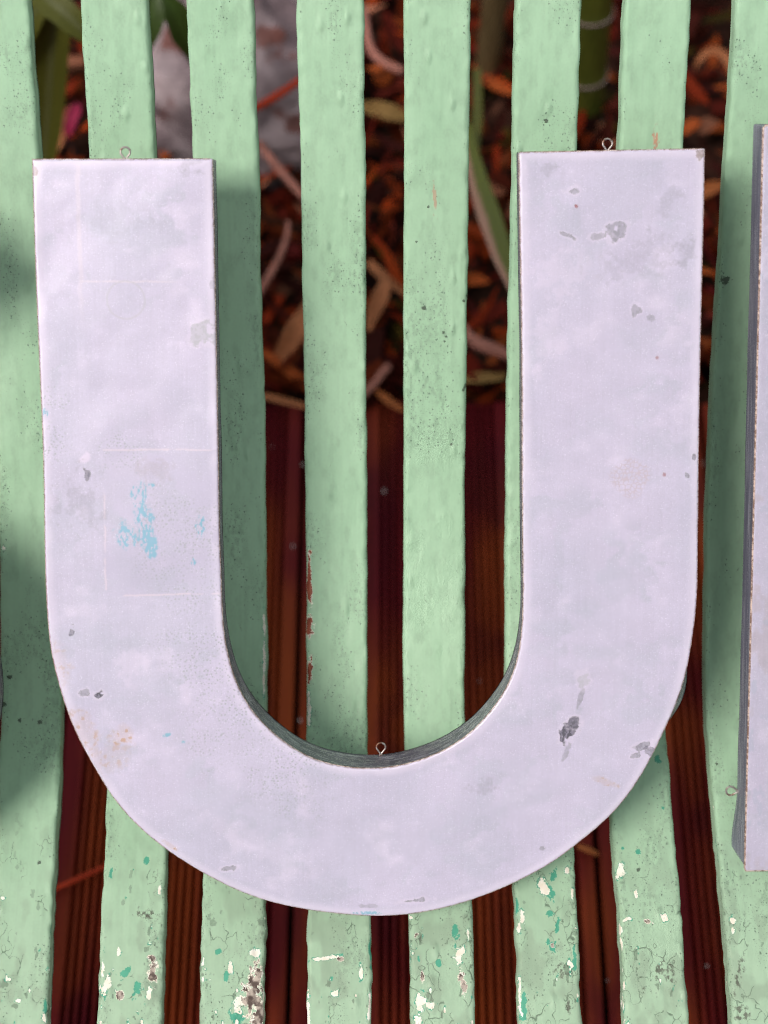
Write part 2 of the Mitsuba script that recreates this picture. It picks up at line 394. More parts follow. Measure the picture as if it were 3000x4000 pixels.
def u_color(p, n, uv):
    r = p - mi.Point3f(*_o.tolist())
    A = (r.x * float(_e1[0]) + r.y * float(_e1[1]) + r.z * float(_e1[2])) * 1000
    B = (r.x * float(_e2[0]) + r.y * float(_e2[1]) + r.z * float(_e2[2])) * 1000
    d = dr.minimum(dr.minimum(uv.x, U_WIDE - uv.x), dr.minimum(uv.y, U_LONG - uv.y))
    c, t, t2 = zinc_base(A, B, d)
    # drying bubbles left by an old sticker's glue
    m = mi.Float(0)
    for (x, y, rr) in BUB:
        m = dr.maximum(m, 1 - smoothstep(.45, 1.0, dr.sqrt(dr.square(A - x) + dr.square(B - y)) / rr + (t2 - .5) * .8))
    f1, f2, rc = voronoi(A / 1.9 + (t2 - .5), B / 1.9)
    c = mix(c, (.37, .365, .46), m * (1 - smoothstep(.18, .44, f1 + .22 * rc)) * .8 * smoothstep(.22, .56, fbm(A / 5, B / 5, 14, 3)))
    # sticker outline
    x0, y0, x1, y1 = TAPE
    inside = smoothstep(-.5, .5, A - x0) * smoothstep(.5, -.5, A - x1) * smoothstep(-.5, .5, y0 - B) * smoothstep(-.5, .5, B - y1)
    c = mix(c, (.47, .425, .60), inside * smoothstep(.35, .7, t2) * .5)
    on = lambda v: (1 - smoothstep(.25, .7, dr.abs(v)))
    wob = (t2 - .5) * 1.2
    brk = smoothstep(.30, .5, fbm(A / 6, B / 6, 8, 2))
    line = dr.maximum(on(B - y0 + wob) * smoothstep(-.5, .5, A - x0), on(B - y1 + wob - (A - x0) * .02) * smoothstep(3, 8, A - x0))
    line = dr.maximum(line * smoothstep(.5, -.5, A - x1), on(A - x0 + wob) * smoothstep(-.5, .5, y0 - 8 - B) * smoothstep(-.5, .5, B - y1 - 3))
    c = mix(c, (.68, .56, .67), line * brk * .5)
    c = mix(c, (.66, .56, .67), on(B - y0 - 90 + wob) * brk * smoothstep(-12, -6, A - x0) * smoothstep(46, 30, A - x0) * .45)
    c = mix(c, (.66, .56, .67), on((A - x0 + 10 + wob * 2) * .4) * smoothstep(60, 100, B - y0) * .30)
    rr = dr.sqrt(dr.square(A - RING[0]) + dr.square(B - RING[1]))
    c = mix(c, (.45, .42, .52), on(rr - 10 + wob * .5) * .5)
    # a frost-like flower
    fx, fy = A - FLOWER[0], B - FLOWER[1]
    fr = dr.sqrt(fx * fx + fy * fy) / 11.0
    g1, g2, _ = voronoi(fx / 2.3 + (t2 - .5) * 1.5, fy / 2.3)
    c = mix(c, (.50, .40, .50), (1 - smoothstep(.75, 1.05, fr + (t2 - .5) * .6)) * smoothstep(.28, .10, g2 - g1) * .7)
    warp = (fbm(A / 3.6, B / 3.6, 12, 3) - .5) * 1.9 + (noise(A / .9, B / .9, 2) - .5) * .35
    speck = smoothstep(.50, .62, noise(A / .85, B / 1.0, 21) * .65 + fbm(A / 3, B / 3, 4, 2) * .35)
    cols = {'grey': (.255, .24, .32), 'pale': (.40, .385, .47), 'dark': (.10, .092, .135), 'bright': (.66, .57, .76), 'brown': (.32, .25, .27), 'rust': (.28, .06, .05), 'rusty': (.50, .30, .20), 'blue': (.25, .42, .59)}
    for (cx, cy, rx, ry, rot, kind, k) in STAINS:
        c_, s_ = math.cos(rot), math.sin(rot)
        da, db = A - cx, B - cy
        e = dr.sqrt(dr.square((da * c_ + db * s_) / rx) + dr.square((db * c_ - da * s_) / ry))
        if kind in ('grey', 'dark', 'pale', 'brown', 'rust'):
            soft = .32 if k > .35 else .8
            m = (1 - smoothstep(1 - soft, 1.0, e + warp * (1.0 if rx > 1.5 else .5))) * k
            if k > .5 and rx > 2.5:
                c = mix(c, (.69, .60, .77), (1 - smoothstep(1.1, 1.6, e + warp * .7)) * .25)
            m = m * (0.75 + .25 * speck)
        elif kind == 'bright':
            m = (1 - smoothstep(.3, 1.1, e + warp * .9)) * k
        elif kind == 'rusty':
            m = (1 - smoothstep(.4, 1.1, e + warp * .5)) * k * (.25 + .75 * smoothstep(.60, .68, fbm(A / 2.4, B / 2.4, 33, 3)))
        else:
            m = (1 - smoothstep(.7, 1.0, e + warp * .5)) * smoothstep(.66 - .34 * k, .71 - .34 * k, fbm(A / .85, B / 1.5, 41, 3))
        c = mix(c, cols[kind], m)
    return c


def u_height(p, n, uv):
    A, B = p.x * 1000, (p.y * .7 + p.z * .7) * 1000
    return fbm(A / 30, B / 30, 2, 3) * 0.0009 + noise(A / 1.5, B / 1.5, 4) * 0.000012


U_WIDE, U_LONG = 0.096, 1.0
mat('zinc_face', proc(u_color), roughness=0.40, specular=0.5, metallic=0.15, bump=u_height, eps=6e-4)


def plain_zinc(p, n, uv):
    A, B = p.x * 1000 + 41, (p.y * .72 + p.z * .69) * 1000 * 1.0
    c, t, t2 = zinc_base(A, B, uv.x)
    c = mix(c, (.40, .31, .34), smoothstep(.60, .72, fbm(A / 12, B / 20, 15, 4)) * .3)
    c = c * .9
    return mix(c, (.36, .38, .52), smoothstep(.72, .78, fbm(A / 6, B / 9, 19, 3)) * .4)


mat('zinc_face_plain', proc(plain_zinc), roughness=0.45, specular=0.45, metallic=0.10)


def return_color(p, n, uv):
    # uv.x metres round the letter, uv.y metres from the face backwards
    a, b = uv.x * 1000, uv.y * 1000
    scr = fbm(a / 9, b * 1.3, 3, 3)
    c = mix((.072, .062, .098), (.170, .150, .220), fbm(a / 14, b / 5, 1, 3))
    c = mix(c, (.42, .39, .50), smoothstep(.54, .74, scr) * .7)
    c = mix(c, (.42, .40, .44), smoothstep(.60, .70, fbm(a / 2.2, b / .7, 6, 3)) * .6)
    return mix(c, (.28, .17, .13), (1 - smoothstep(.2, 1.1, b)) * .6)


mat('dark_return', proc(return_color), roughness=0.36, specular=0.5, metallic=0.2)


def return_blue(p, n, uv):
    a, b = uv.x * 1000, uv.y * 1000
    scr = fbm(a / 30, b * 1.1, 3, 3)
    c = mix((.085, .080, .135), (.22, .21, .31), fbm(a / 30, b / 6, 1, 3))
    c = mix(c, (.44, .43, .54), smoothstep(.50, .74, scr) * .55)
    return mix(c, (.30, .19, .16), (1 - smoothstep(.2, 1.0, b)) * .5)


mat('blue_return', proc(return_blue), roughness=0.40, specular=0.4, metallic=0.15)


def seam_color(p, n, uv):
    v = fbm(p.x * 700, p.y * 700, p.z * 700, 3)
    return mix((.22, .13, .11), (.62, .47, .45), smoothstep(.38, .66, v))


mat('copper_seam', proc(seam_color), roughness=0.5, metallic=0.2)
mat('wire', proc(lambda p, n, uv: mix((.42, .37, .38), (.20, .10, .075), smoothstep(.45, .65, fbm(p.x * 500, p.y * 500, p.z * 500, 3)))), roughness=0.32, metallic=0.75)


def deck_color(p, n, uv):
    g = fbm(p.x * 420, p.y * 9, 3, 3)
    t = fbm(p.x * 18, p.y * 6, 2, 3)
    c = mix((.105, .007, .012), (.240, .042, .012), smoothstep(.3, .75, t))
    c = mix(c, (.060, .004, .012), smoothstep(.5, .75, fbm(p.x * 30 + 5, p.y * 12, 6, 3)) * .55)
    c = c * (0.65 + 0.7 * g)
    return c


mat('deck_stain', proc(deck_color), roughness=0.5, specular=0.08)
mat('soil', proc(lambda p, n, uv: mix((.020, .008, .006), (.055, .018, .012), fbm(p.x * 60, p.y * 60, 1, 3))), roughness=0.9, specular=0.2)
scene['litter_colour'] = {'type': 'twosided', 'bsdf': {'type': 'principled', 'base_color': {'type': 'mesh_attribute', 'name': 'vertex_color'}, 'roughness': 0.7, 'specular': 0.08}}


def fibre(c0, c1):
    return lambda p, n, uv: mix(c0, c1, fbm(uv.x * 6 + uv.y * 60, uv.y * 9, 2, 3)) * (0.8 + .4 * noise(p.x * 130, p.y * 130, p.z * 130))


mat('dry_tan', specular=.12, color=proc(fibre((.22, .065, .028), (.42, .17, .085))), roughness=0.55)
mat('dry_pink', specular=.12, color=proc(fibre((.25, .085, .070), (.42, .19, .165))), roughness=0.55)
mat('dry_orange', specular=.12, color=proc(fibre((.24, .06, .02), (.42, .14, .05))), roughness=0.55)
mat('dry_red', specular=.1, color=proc(fibre((.26, .020, .010), (.42, .05, .02))), roughness=0.5)
mat('dry_yellow', specular=.12, color=proc(fibre((.18, .10, .03), (.32, .19, .08))), roughness=0.55)
mat('petal', specular=.12, color=proc(fibre((.16, .010, .04), (.30, .025, .075))), roughness=0.5)


def leaf_tone(c0, c1, rib):
    return lambda p, n, uv: mix(mix(c0, c1, fbm(uv.y * 80, uv.x * 3, 2, 3)), rib, (1 - smoothstep(.04, .14, dr.abs(uv.y - .5))) * .6)


mat('leaf_olive', color=proc(leaf_tone((.045, .055, .008), (.105, .100, .018), (.10, .105, .05))), roughness=0.5, specular=0.2)
mat('leaf_dark', proc(leaf_tone((.022, .045, .010), (.050, .080, .016), (.05, .09, .02))), roughness=0.45, specular=0.25)
mat('leaf_half_dry', proc(lambda p, n, uv: mix(mix((.055, .075, .008), (.12, .125, .015), fbm(uv.y * 60, uv.x * 4, 1, 3)), (.36, .19, .15), smoothstep(.56, .74, uv.y + (fbm(uv.x * 8, uv.y * 3, 3) - .5) * .3))), roughness=0.45)
mat('culm_green', proc(lambda p, n, uv: mix((.030, .040, .006), (.068, .072, .012), fbm(uv.x * 9, uv.y * 5, 2, 3))), roughness=0.35, specular=0.5)
mat('culm_brown', proc(lambda p, n, uv: mix((.050, .032, .014), (.105, .070, .035), fbm(uv.x * 9, uv.y * 6, 2, 3))), roughness=0.5)
mat('culm_ring', proc(lambda p, n, uv: mix((.17, .11, .12), (.32, .24, .26), fbm(p.x * 200, p.y * 200, p.z * 200, 2))), roughness=0.6)


def rock_color(p, n, uv):
    t = fbm(p.x * 16, p.y * 16, p.z * 16, 4)
    c = mix((.14, .10, .12), (.36, .28, .32), smoothstep(.3, .7, t))
    c = mix(c, (.13, .035, .025), smoothstep(.60, .72, fbm(p.x * 34, p.y * 34, p.z * 34 + 5, 3)) * .8)
    return c * (.85 + .3 * noise(p.x * 240, p.y * 240, p.z * 240))


mat('stone_surface', proc(rock_color), roughness=0.85, specular=0.2)

# ------------------------------------------------------------------ the setting: deck and ground
MULCH_Z = -0.022
EDGE_Y = float(on_ground(np.array(830.), np.array(862.))[1])
gx, gy = np.meshgrid(np.linspace(-1.6, 1.6, 161), np.linspace(EDGE_Y - .05, EDGE_Y + 2.2, 121), indexing='ij')
bump = (meshkit.fbm(np.stack([gx * 14, gy * 14, gx * 0], -1), 4, 3) - .5) * 0.030
fade = np.clip(np.minimum(1.6 - np.abs(gx), EDGE_Y + 2.2 - gy) / .2, 0, 1)
ground_v = np.stack([gx, gy, MULCH_Z - 0.012 + bump * fade], -1).reshape(-1, 3)
put('ground', (ground_v, grid_faces(161, 121)), 'soil', True)
far = []
for (x0, x1, y0, y1) in ((-30, -1.6, -30, 30), (1.6, 30, -30, 30), (-1.6, 1.6, -30, EDGE_Y - .05), (-1.6, 1.6, EDGE_Y + 2.2, 30)):
    far.append(trimesh.Trimesh([[x0, y0, 0], [x1, y0, 0], [x1, y1, 0], [x0, y1, 0]], [[0, 1, 2], [0, 2, 3]], process=False))
wide = trimesh.util.concatenate(far)
wide.vertices[:, 2] = MULCH_Z - 0.012
scene.pop('ground')
put('ground', trimesh.util.concatenate([trimesh.Trimesh(ground_v, tris(grid_faces(161, 121)), process=False), wide]), 'soil', 35)
structure('ground')

# ribbed decking boards running away from the viewer
BW, GAP_W = 0.1155, 0.0045
PITCH_B = BW + GAP_W
X_GAP = float(on_ground(np.array(1299.), np.array(2000.))[0])
grooves = [(13 + 6.6 * i + 1.6, 3.7) for i in range(6)] + [(66.5 + 6.6 * i + 1.6, 3.7) for i in range(6)]


def board_profile():
    pts = [(-.0, -22.0), (0, -1.4), (1.4, 0)]
    for c, w in grooves:
        pts += [(c - w / 2 - .5, 0), (c - w / 2 + .6, -4.2), (c, -6.4), (c + w / 2 - .6, -4.2), (c + w / 2 + .5, 0)]
    pts += [(114.1, 0), (115.5, -1.4), (115.5, -22.0)]
    return np.array(pts) / 1000


bp = board_profile()
for i in range(-11, 10):
    x0 = X_GAP + GAP_W / 2 + i * PITCH_B
    r = np.random.default_rng(100 + i)
    dz, dy = r.uniform(-.0012, .0), r.uniform(-.008, .004)
    ys = np.array([-1.2, EDGE_Y + dy - .003, EDGE_Y + dy])
    v = []
    for j, y in enumerate(ys):
        v.append(np.stack([x0 + bp[:, 0], np.full(len(bp), y), bp[:, 1] + dz - (0.0015 if j == 2 else 0)], 1))
    v = np.concatenate(v)
    n = len(bp)
    f = tris(grid_faces(3, n, True))
    cap = Polygon(bp)
    cv, cf = trimesh.creation.triangulate_polygon(cap, engine='earcut')
    end = trimesh.Trimesh(np.stack([x0 + cv[:, 0], np.full(len(cv), ys[-1]), cv[:, 1] + dz - .0015], 1), cf[:, ::-1], process=False)
    put('deck__board', trimesh.util.concatenate([trimesh.Trimesh(v, f, process=False), end]), 'deck_stain', False)
joist = trimesh.util.concatenate([box_mesh([-.1, y, -.048], [1.4, .02, .025]) for y in (-1.0, -.5, 0, .5, 1.0)])
put('deck__joist', joist, 'soil')
structure('deck')

# ------------------------------------------------------------------ garden bench
NPERIM = None


def slat_mesh(k, fine):
    u0, u1 = SLATS[k]
    w = (u1 - u0) * SPAN
    ntop, nside, ncor = (30, 4, 6) if fine else (6, 2, 3)
    R = 0.0028
    # half loop: left side up, over the top, right side down, then the underside; coordinates (across, height), plus arc coordinate
    pts, apar = [], []
    for h in np.linspace(-SL_T, -R, nside, endpoint=False):
        pts.append((0, h)); apar.append(h + R - R * 1.57)
    for t in np.linspace(0, np.pi / 2, ncor, endpoint=False):
        pts.append((R - R * math.cos(t), -R + R * math.sin(t))); apar.append(R * t - R * 1.57 + R)
    for x in np.linspace(R, w - R, ntop, endpoint=False):
        pts.append((x, 0)); apar.append(x)
    for t in np.linspace(0, np.pi / 2, ncor, endpoint=False):
        pts.append((w - R + R * math.sin(t), -R + R * math.cos(t))); apar.append(w - R + R * t)
    for h in np.linspace(-R, -SL_T, nside + 1):
        pts.append((w, h)); apar.append(w - R + R * 1.57 - R - h)
    for x in np.linspace(w, 0, 5)[1:]:
        pts.append((x, -SL_T)); apar.append(-.02)
    pts, apar = np.array(pts), np.array(apar)
    ss = np.linspace(arc[0], arc[-1], 620 if fine else 120)
    Y = np.interp(ss, arc, prof[:, 1]); Z = np.interp(ss, arc, prof[:, 2]); dx = np.interp(ss, arc, prof_dx)
    ty, tz = np.gradient(Y, ss), np.gradient(Z, ss)
    L = np.hypot(ty, tz); ty, tz = ty / L, tz / L
    nY, nZ = tz, -ty                                   # upper normal
    if nZ.mean() < 0:
        nY, nZ = -nY, -nZ
    kk = np.full(len(ss), k * 3.7)
    def n1(scale, seed):
        return meshkit.noise(np.stack([ss * scale, kk, kk * 0 + seed], -1), seed) - .5
    # wavy, many times repainted arrises
    low = np.clip((ss - s_at(1500)) / .15, 0, 1)
    lw = n1(26, 1) * .0008 + n1(75, 2) * .0008 + n1(190, 3) * (.0004 + .0006 * low)
    rw = n1(26, 4) * .0008 + n1(75, 5) * .0008 + n1(190, 6) * (.0004 + .0006 * low)
    tt = np.clip(pts[:, 0] / w, 0, 1)
    wl, wr = np.clip(1 - tt * 5, 0, 1) ** 2, np.clip(1 - (1 - tt) * 5, 0, 1) ** 2
    A = pts[None, :, 0] + lw[:, None] * wl[None] + rw[:, None] * wr[None]
    P = np.stack([np.broadcast_to(ss[:, None] * 60, A.shape), A * 110 + k * 5.1, np.zeros_like(A)], -1)
    h = (meshkit.fbm(P, 3, 5) - .5) * .0008
    P2 = np.stack([np.broadcast_to(ss[:, None] * 170, A.shape), A * 240 + k * 5.1, np.zeros_like(A)], -1)
    edge = np.maximum(np.clip(1 - tt * 7, 0, 1), np.clip(1 - (1 - tt) * 7, 0, 1))
    h = h + (meshkit.noise(P2, 8) - .5) * .0015 * (0.15 + .8 * edge[None])
    h = np.where(pts[None, :, 1] > -SL_T * .8, h, 0)
    H = pts[None, :, 1] + h
    X = u0 * SPAN + dx[:, None] + A
    V = np.stack([X, Y[:, None] + H * nY[:, None], Z[:, None] + H * nZ[:, None]], -1)
    uv = np.stack([np.broadcast_to(k + .2 + apar, A.shape) , np.broadcast_to(ss[:, None], A.shape)], -1).reshape(-1, 2)
    f = tris(grid_faces(len(ss), len(pts)))
    m = trimesh.Trimesh(V.reshape(-1, 3), f, process=False)
    # top face must look up
    fn = m.face_normals
    i = len(f) // 4
    if (fn[:, 2].sum() if False else fn[(np.arange(len(f)) % (len(pts) - 1)) == (nside + ncor + ntop // 2)][:, 2].mean()) < 0:
        m.invert()
    return m, uv


def shift_uv(uv, k):
    uv = uv.copy()
    uv[:, 0] += 8                                       # keep slat numbers positive in the texture
    return uv


for i, kk in enumerate(sorted(SLATS)):
    m, uv = slat_mesh(kk, 1 <= kk <= 8)
    put('garden_bench__slat', m, 'slat_paint', True, uv=uv)
tag('garden_bench', 'curved slatted garden bench in worn pale green paint that carries the metal letters', 'bench')
# rails that tie the slats together, above and below what the photograph shows
xl, xr = SLATS[-5][0] * SPAN - .02, SLATS[14][1] * SPAN + .02
for y_img, name in ((-330, 'back_rail'), (2470, 'front_rail')):
    i = int(np.argmin(abs(yy - y_img)))
    t = prof[i + 1] - prof[i - 1]; t /= np.linalg.norm(t)
    nrm = np.cross([1, 0, 0], t); nrm = nrm if nrm[2] > 0 else -nrm
    c = prof[i] - nrm * (SL_T + .021)
    put('garden_bench__' + name, box_mesh([(xl + xr) / 2, c[1], c[2]], [(xr - xl) / 2, .03, .02], [[1, 0, 0], t, nrm]), 'slat_plain')
    for x in (xl + .03, xr - .03):
        put('garden_bench__leg', box_mesh([x, c[1], (c[2] - .02) / 2], [.025, .025, (c[2] - .02) / 2]), 'slat_plain')
mat('slat_plain', (.36, .55, .35), roughness=.5)

# ------------------------------------------------------------------ channel letters
LETTERS = 'metal letters resting on the bench'


def resample(p, n, closed=False):
    p = np.asarray(p, float)
    if closed:
        p = np.vstack([p, p[:1]])
    L = np.concatenate([[0], np.cumsum(np.linalg.norm(np.diff(p, axis=0), axis=1))])
    t = np.linspace(0, L[-1], n + 1)[:-1] if closed else np.linspace(0, L[-1], n)
    return np.stack([np.interp(t, L, p[:, 0]), np.interp(t, L, p[:, 1])], 1)


def loop_normals(p):
    t = np.roll(p, -1, 0) - np.roll(p, 1, 0)
    t /= np.linalg.norm(t, axis=1, keepdims=True)
    return np.stack([t[:, 1], -t[:, 0]], 1)             # outward for a counter-clockwise loop


def ccw(p):
    return p if Polygon(p).exterior.is_ccw else p[::-1]


def return_mesh(plane, loop, depth, flare=None):
    """The side wall: a strip of sheet metal round the letter, with its inner skin and back edge."""
    nrm = loop_normals(loop)
    L = np.concatenate([[0], np.cumsum(np.linalg.norm(np.diff(loop, axis=0), axis=1))]) / 1000
    hs = np.array([0.0006, .004, .012, .020, .0255, depth])
    rows, uvs = [], []
    for h in hs:
        out = (flare(loop) if flare is not None else np.zeros(len(loop))) * np.clip((h - .003) / (depth - .003), 0, 1) ** 1.1
        wob = (meshkit.noise(np.stack([loop[:, 0] / 30, loop[:, 1] / 30, np.full(len(loop), h * 60)], -1), 2) - .5) * .5
        rows.append(plane.world(loop + nrm * (out + wob - .35)[:, None], np.full(len(loop), -h)))
        uvs.append(np.stack([L, np.full(len(loop), h)], 1))
    for h in hs[::-1]:
        out = (flare(loop) if flare is not None else np.zeros(len(loop))) * np.clip((h - .003) / (depth - .003), 0, 1) ** 1.1
        rows.append(plane.world(loop + nrm * (out - 1.75)[:, None], np.full(len(loop), -h)))
        uvs.append(np.stack([L, np.full(len(loop), h)], 1))
    rows = np.array(rows)
    V = np.concatenate([rows, rows[:, :1]], 1)
    U = np.array(uvs)
    U = np.concatenate([U, U[:, -1:] + [.0005, 0]], 1)
    m = trimesh.Trimesh(V.reshape(-1, 3), tris(grid_faces(V.shape[0], V.shape[1])), process=False)
    if m.volume < 0:
        m.invert()
    return m, U.reshape(-1, 2)


def face_from_loop(plane, loop, nrings=(0.25, .7, 1.2, 1.8)):
    """A flat face whose rim is turned over: nested rings from the edge inwards, then the flat middle."""
    nrm = loop_normals(loop)
    prof_h = [(0.0, -.0013), (.12, -.0006), (.45, -.00018), (1.0, 0.0)]
    rings = [plane.world(loop - nrm * d, np.full(len(loop), h)) for d, h in prof_h]
    n = len(loop)
    V = np.concatenate(rings)
    f = []
    for r in range(len(rings) - 1):
        i = np.arange(n); j = (i + 1) % n
        f.append(np.stack([r * n + i, r * n + j, (r + 1) * n + j], 1)); f.append(np.stack([r * n + i, (r + 1) * n + j, (r + 1) * n + i], 1))
    inner = loop - nrm * 1.0
    import mapbox_earcut
    cf = mapbox_earcut.triangulate_float64(inner, np.array([n], np.uint32)).reshape(-1, 3).astype(int)
    f.append(cf + (len(rings) - 1) * n)
    m = trimesh.Trimesh(V, np.vstack(f), process=False)
    if m.face_normals.mean(0) @ plane.n < 0:
        m.invert()
    uv = np.concatenate([np.stack([np.full(n, d / 1000 + (.02 if d >= 1 else 0)), np.zeros(n)], 1) for d, h in prof_h])
    return m, uv


def screw_eye(plane, base, direction, size, back):
    """A bent wire eye: two legs out of the wall and a round loop; in the plane 'back' metres behind the face."""
    d = np.asarray(direction, float); d /= np.linalg.norm(d)
    s = np.array([-d[1], d[0]])
    R = size
    pts = [(-.55, -2.0), (-.42, .0), (-.40, .6)]
    for a in np.linspace(-125, 215 - 360 + 360, 24):
        pass
    c = 1.62 * R
    for a in np.linspace(math.radians(205), math.radians(-25), 22):
        pts.append((R * 1.0 * math.cos(a), c + R * math.sin(a)))
    for q in np.linspace(.15, 1, 5):
        pts.append((R * math.cos(math.radians(-25)) * (1 - q) + .42 * q, (c + R * math.sin(math.radians(-25))) * (1 - q) + .5 * q))
    pts += [(.45, 0), (.5, -2.0)]
    # left side comes in the same way
    left = [(-.42 * (1 - q) - R * math.cos(math.radians(25)) * q, .6 * (1 - q) + (c - R * math.sin(math.radians(25))) * q) for q in np.linspace(.2, .85, 4)]
    pts = pts[:3] + left + pts[3:]
    pts = np.array(pts)
    t = np.linspace(0, 1, len(pts))
    cs = CubicSpline(t, pts)
    pts = cs(np.linspace(0, 1, 90))
    ab = np.asarray(base) + pts[:, :1] * s + pts[:, 1:] * d
    off = -back + np.linspace(-.0003, .0003, len(ab))
    return tube(plane.world(ab, off), 0.00056, 10)


# --- the U: outlines in the photograph, carried onto the letter's own plane
out_px = [(69.5, 344), (76, 553), (86, 803), (94, 1003), (96.5, 1156), (101, 1306), (104.5, 1356), (112, 1416), (125, 1471), (145, 1536), (171, 1598), (204, 1658), (250, 1731), (300, 1786.5), (370, 1843), (440, 1886.5), (500, 1918), (575, 1946), (670, 1966.5), (750, 1976), (829.5, 1979.5),
          (904.5, 1972.5), (979.5, 1956.5), (1054.5, 1931.5), (1129.5, 1898.5), (1199.5, 1859), (1254.5, 1817), (1309.5, 1771), (1359.5, 1714), (1394.5, 1659), (1436, 1576), (1462, 1516), (1481.5, 1456), (1494.5, 1386), (1503, 1321), (1507, 1206), (1508.5, 1053), (1512, 803), (1518, 553), (1522.5, 321)]
in_px = [(459, 343), (463, 553), (468, 803), (472, 1053), (475, 1200), (478.5, 1281), (482, 1356), (492, 1416), (510, 1476), (530, 1516), (560, 1556), (600, 1593), (650, 1628), (710, 1651), (775, 1660.5), (829, 1660), (880, 1651), (950, 1626), (1005, 1593), (1045, 1556), (1080, 1511), (1105, 1466), (1120, 1416), (1127.5, 1366),
         (1130, 1321), (1130, 1206), (1128.5, 1053), (1128, 803), (1124.5, 553), (1121, 329)]


def smooth_path(px, n, lo, hi):
    """A spline through measured points, resampled in three stretches (arm, bowl, arm) that meet at rows lo and hi."""
    px = np.array(px, float)
    L = np.concatenate([[0], np.cumsum(np.linalg.norm(np.diff(px, axis=0), axis=1))])
    cs = CubicSpline(L, px)
    wt = 22.0
    q = np.linspace(0, L[-1], 1600)
    p = cs(q)
    g = np.exp(-.5 * (np.arange(-60, 61) * (q[1] - q[0]) / wt) ** 2); g /= g.sum()
    ext = np.pad(p, ((60, 60), (0, 0)), mode='reflect', reflect_type='odd')
    p = np.stack([np.convolve(ext[:, c], g, 'valid') for c in (0, 1)], 1)
    p = np.stack([p[:, 0], p[:, 1]], 1)
    i0 = np.argmax(p[:, 1] > lo)
    i1 = len(p) - np.argmax(p[::-1, 1] > hi)
    a, b, c = n
    ab = PU.mm(p[:, 0], p[:, 1])
    return np.vstack([resample(ab[:i0 + 1], a)[:-1], resample(ab[i0:i1], b)[:-1], resample(ab[i1 - 1:], c)])


NSEG = (120, 220, 120)
o_mm = smooth_path(out_px, NSEG, 1330, 1330)
i_mm = smooth_path(in_px, NSEG, 1330, 1330)
def fine_ends(p):
    a, b = p[0] + (p[1] - p[0]) * np.array([[.06], [.25], [.6]]), p[-1] + (p[-2] - p[-1]) * np.array([[.6], [.25], [.06]])
    return np.vstack([p[:1], a, p[1:-1], b, p[-1:]])


o_mm, i_mm = fine_ends(o_mm), fine_ends(i_mm)
width = np.linalg.norm(o_mm - i_mm, axis=1)
U_LONG = 1.0
along_o = np.concatenate([[0], np.cumsum(np.linalg.norm(np.diff((o_mm + i_mm) / 2, axis=0), axis=1))])
U_LONG = float(along_o[-1] / 1000)
# rows across: dense near both rims
dist_edge = np.array([0, .12, .4, .9, 1.6, 2.6, 4.5, 7.0, 12, 18, 26, 34, 42])
hh = np.array([-.0013, -.0006, -.0002, -.00003, 0, 0, 0, 0, 0, 0, 0, 0, 0])
rows = []
end_d = np.minimum(along_o, along_o[-1] - along_o)       # distance to the arms' sawn ends, mm
# first and last stations get a turned-over rim too
for side in (0, 1):
    for d, h in zip(dist_edge, hh):
        t = np.minimum(d / width, .5)
        a, b = (o_mm, i_mm) if side == 0 else (i_mm, o_mm)
        pos = a * (1 - t)[:, None] + b * t[:, None]
        hv = h - .0010 * np.exp(-end_d / .35)
        hv = hv + (meshkit.fbm(np.stack([pos[:, 0] / 45, pos[:, 1] / 45, pos[:, 0] * 0], -1), 3, 4) - .5) * .0012 * min(1, d / 6)
        rows.append((d if side == 0 else 1e6 - d, PU.world(pos, hv), np.stack([(t if side == 0 else 1 - t) * U_WIDE, along_o / 1000], 1)))
rows.sort(key=lambda r: r[0])
V = np.array([r[1] for r in rows]); U = np.array([r[2] for r in rows])
face = trimesh.Trimesh(V.reshape(-1, 3), tris(grid_faces(V.shape[0], V.shape[1])), process=False)
if face.face_normals.mean(0) @ PU.n < 0:
    face.invert()
put('letter_sign__face', face, 'zinc_face', True, uv=U.reshape(-1, 2))
u_loop = np.vstack([o_mm, i_mm[::-1]])
u_loop = resample(ccw(u_loop), 900, True)
f_r, f_l = mmu(1462, 1530), mmu(345, 1826)


def u_flare(loop):
    g = lambda c, r: np.exp(-.5 * (np.linalg.norm(loop - c, axis=1) / r) ** 2)
    return 9.6 * g(f_r, 19) + 8.4 * g(f_l, 13)


m, uv = return_mesh(PU, u_loop, DEPTH, u_flare)
put('letter_sign__return', m, 'dark_return', True, uv=uv)
put('letter_sign__edge_seam', tube(PU.world(u_loop - loop_normals(u_loop) * .15, np.full(len(u_loop), -.0011)), .00042, 6, True), 'copper_seam', True)
for (x, y, dx_, dy_) in ((271, 345, 0, 1), (1312, 327, 0, 1)):
    put('letter_sign__screw_eye', screw_eye(PU, PU.mm(np.array(x), np.array(y), .026), (dx_, dy_), 2.55, .026), 'wire', True)
put('letter_sign__screw_eye', screw_eye(PU, PU.mm(np.array(823.), np.array(1629.), .027), (0, 1), 2.5, .027), 'wire', True)
# stand-off pegs behind the arms that rest on the slats
for x, y in ((270, 420), (1410, 420)):
    c = PU.world(PU.mm(np.array(x), np.array(y)), np.array(-.002))
    Zs = FL * SPAN / np.interp(y, yy, ww)
    reach = (Zs - (c - CAM) @ FW) + .004
    put('letter_sign__standoff_peg', tube(np.array([c, c - PU.n * reach]), .005, 16), 'dark_return', True, uv=np.zeros((34, 2)))
tag('letter_sign', 'whole grey metal letter U with three wire eyes, in the middle of the bench', 'letter sign', LETTERS)
labels['letter_sign__screw_eye_002'] = {'label': 'wire eye at the bottom inside the bowl'}

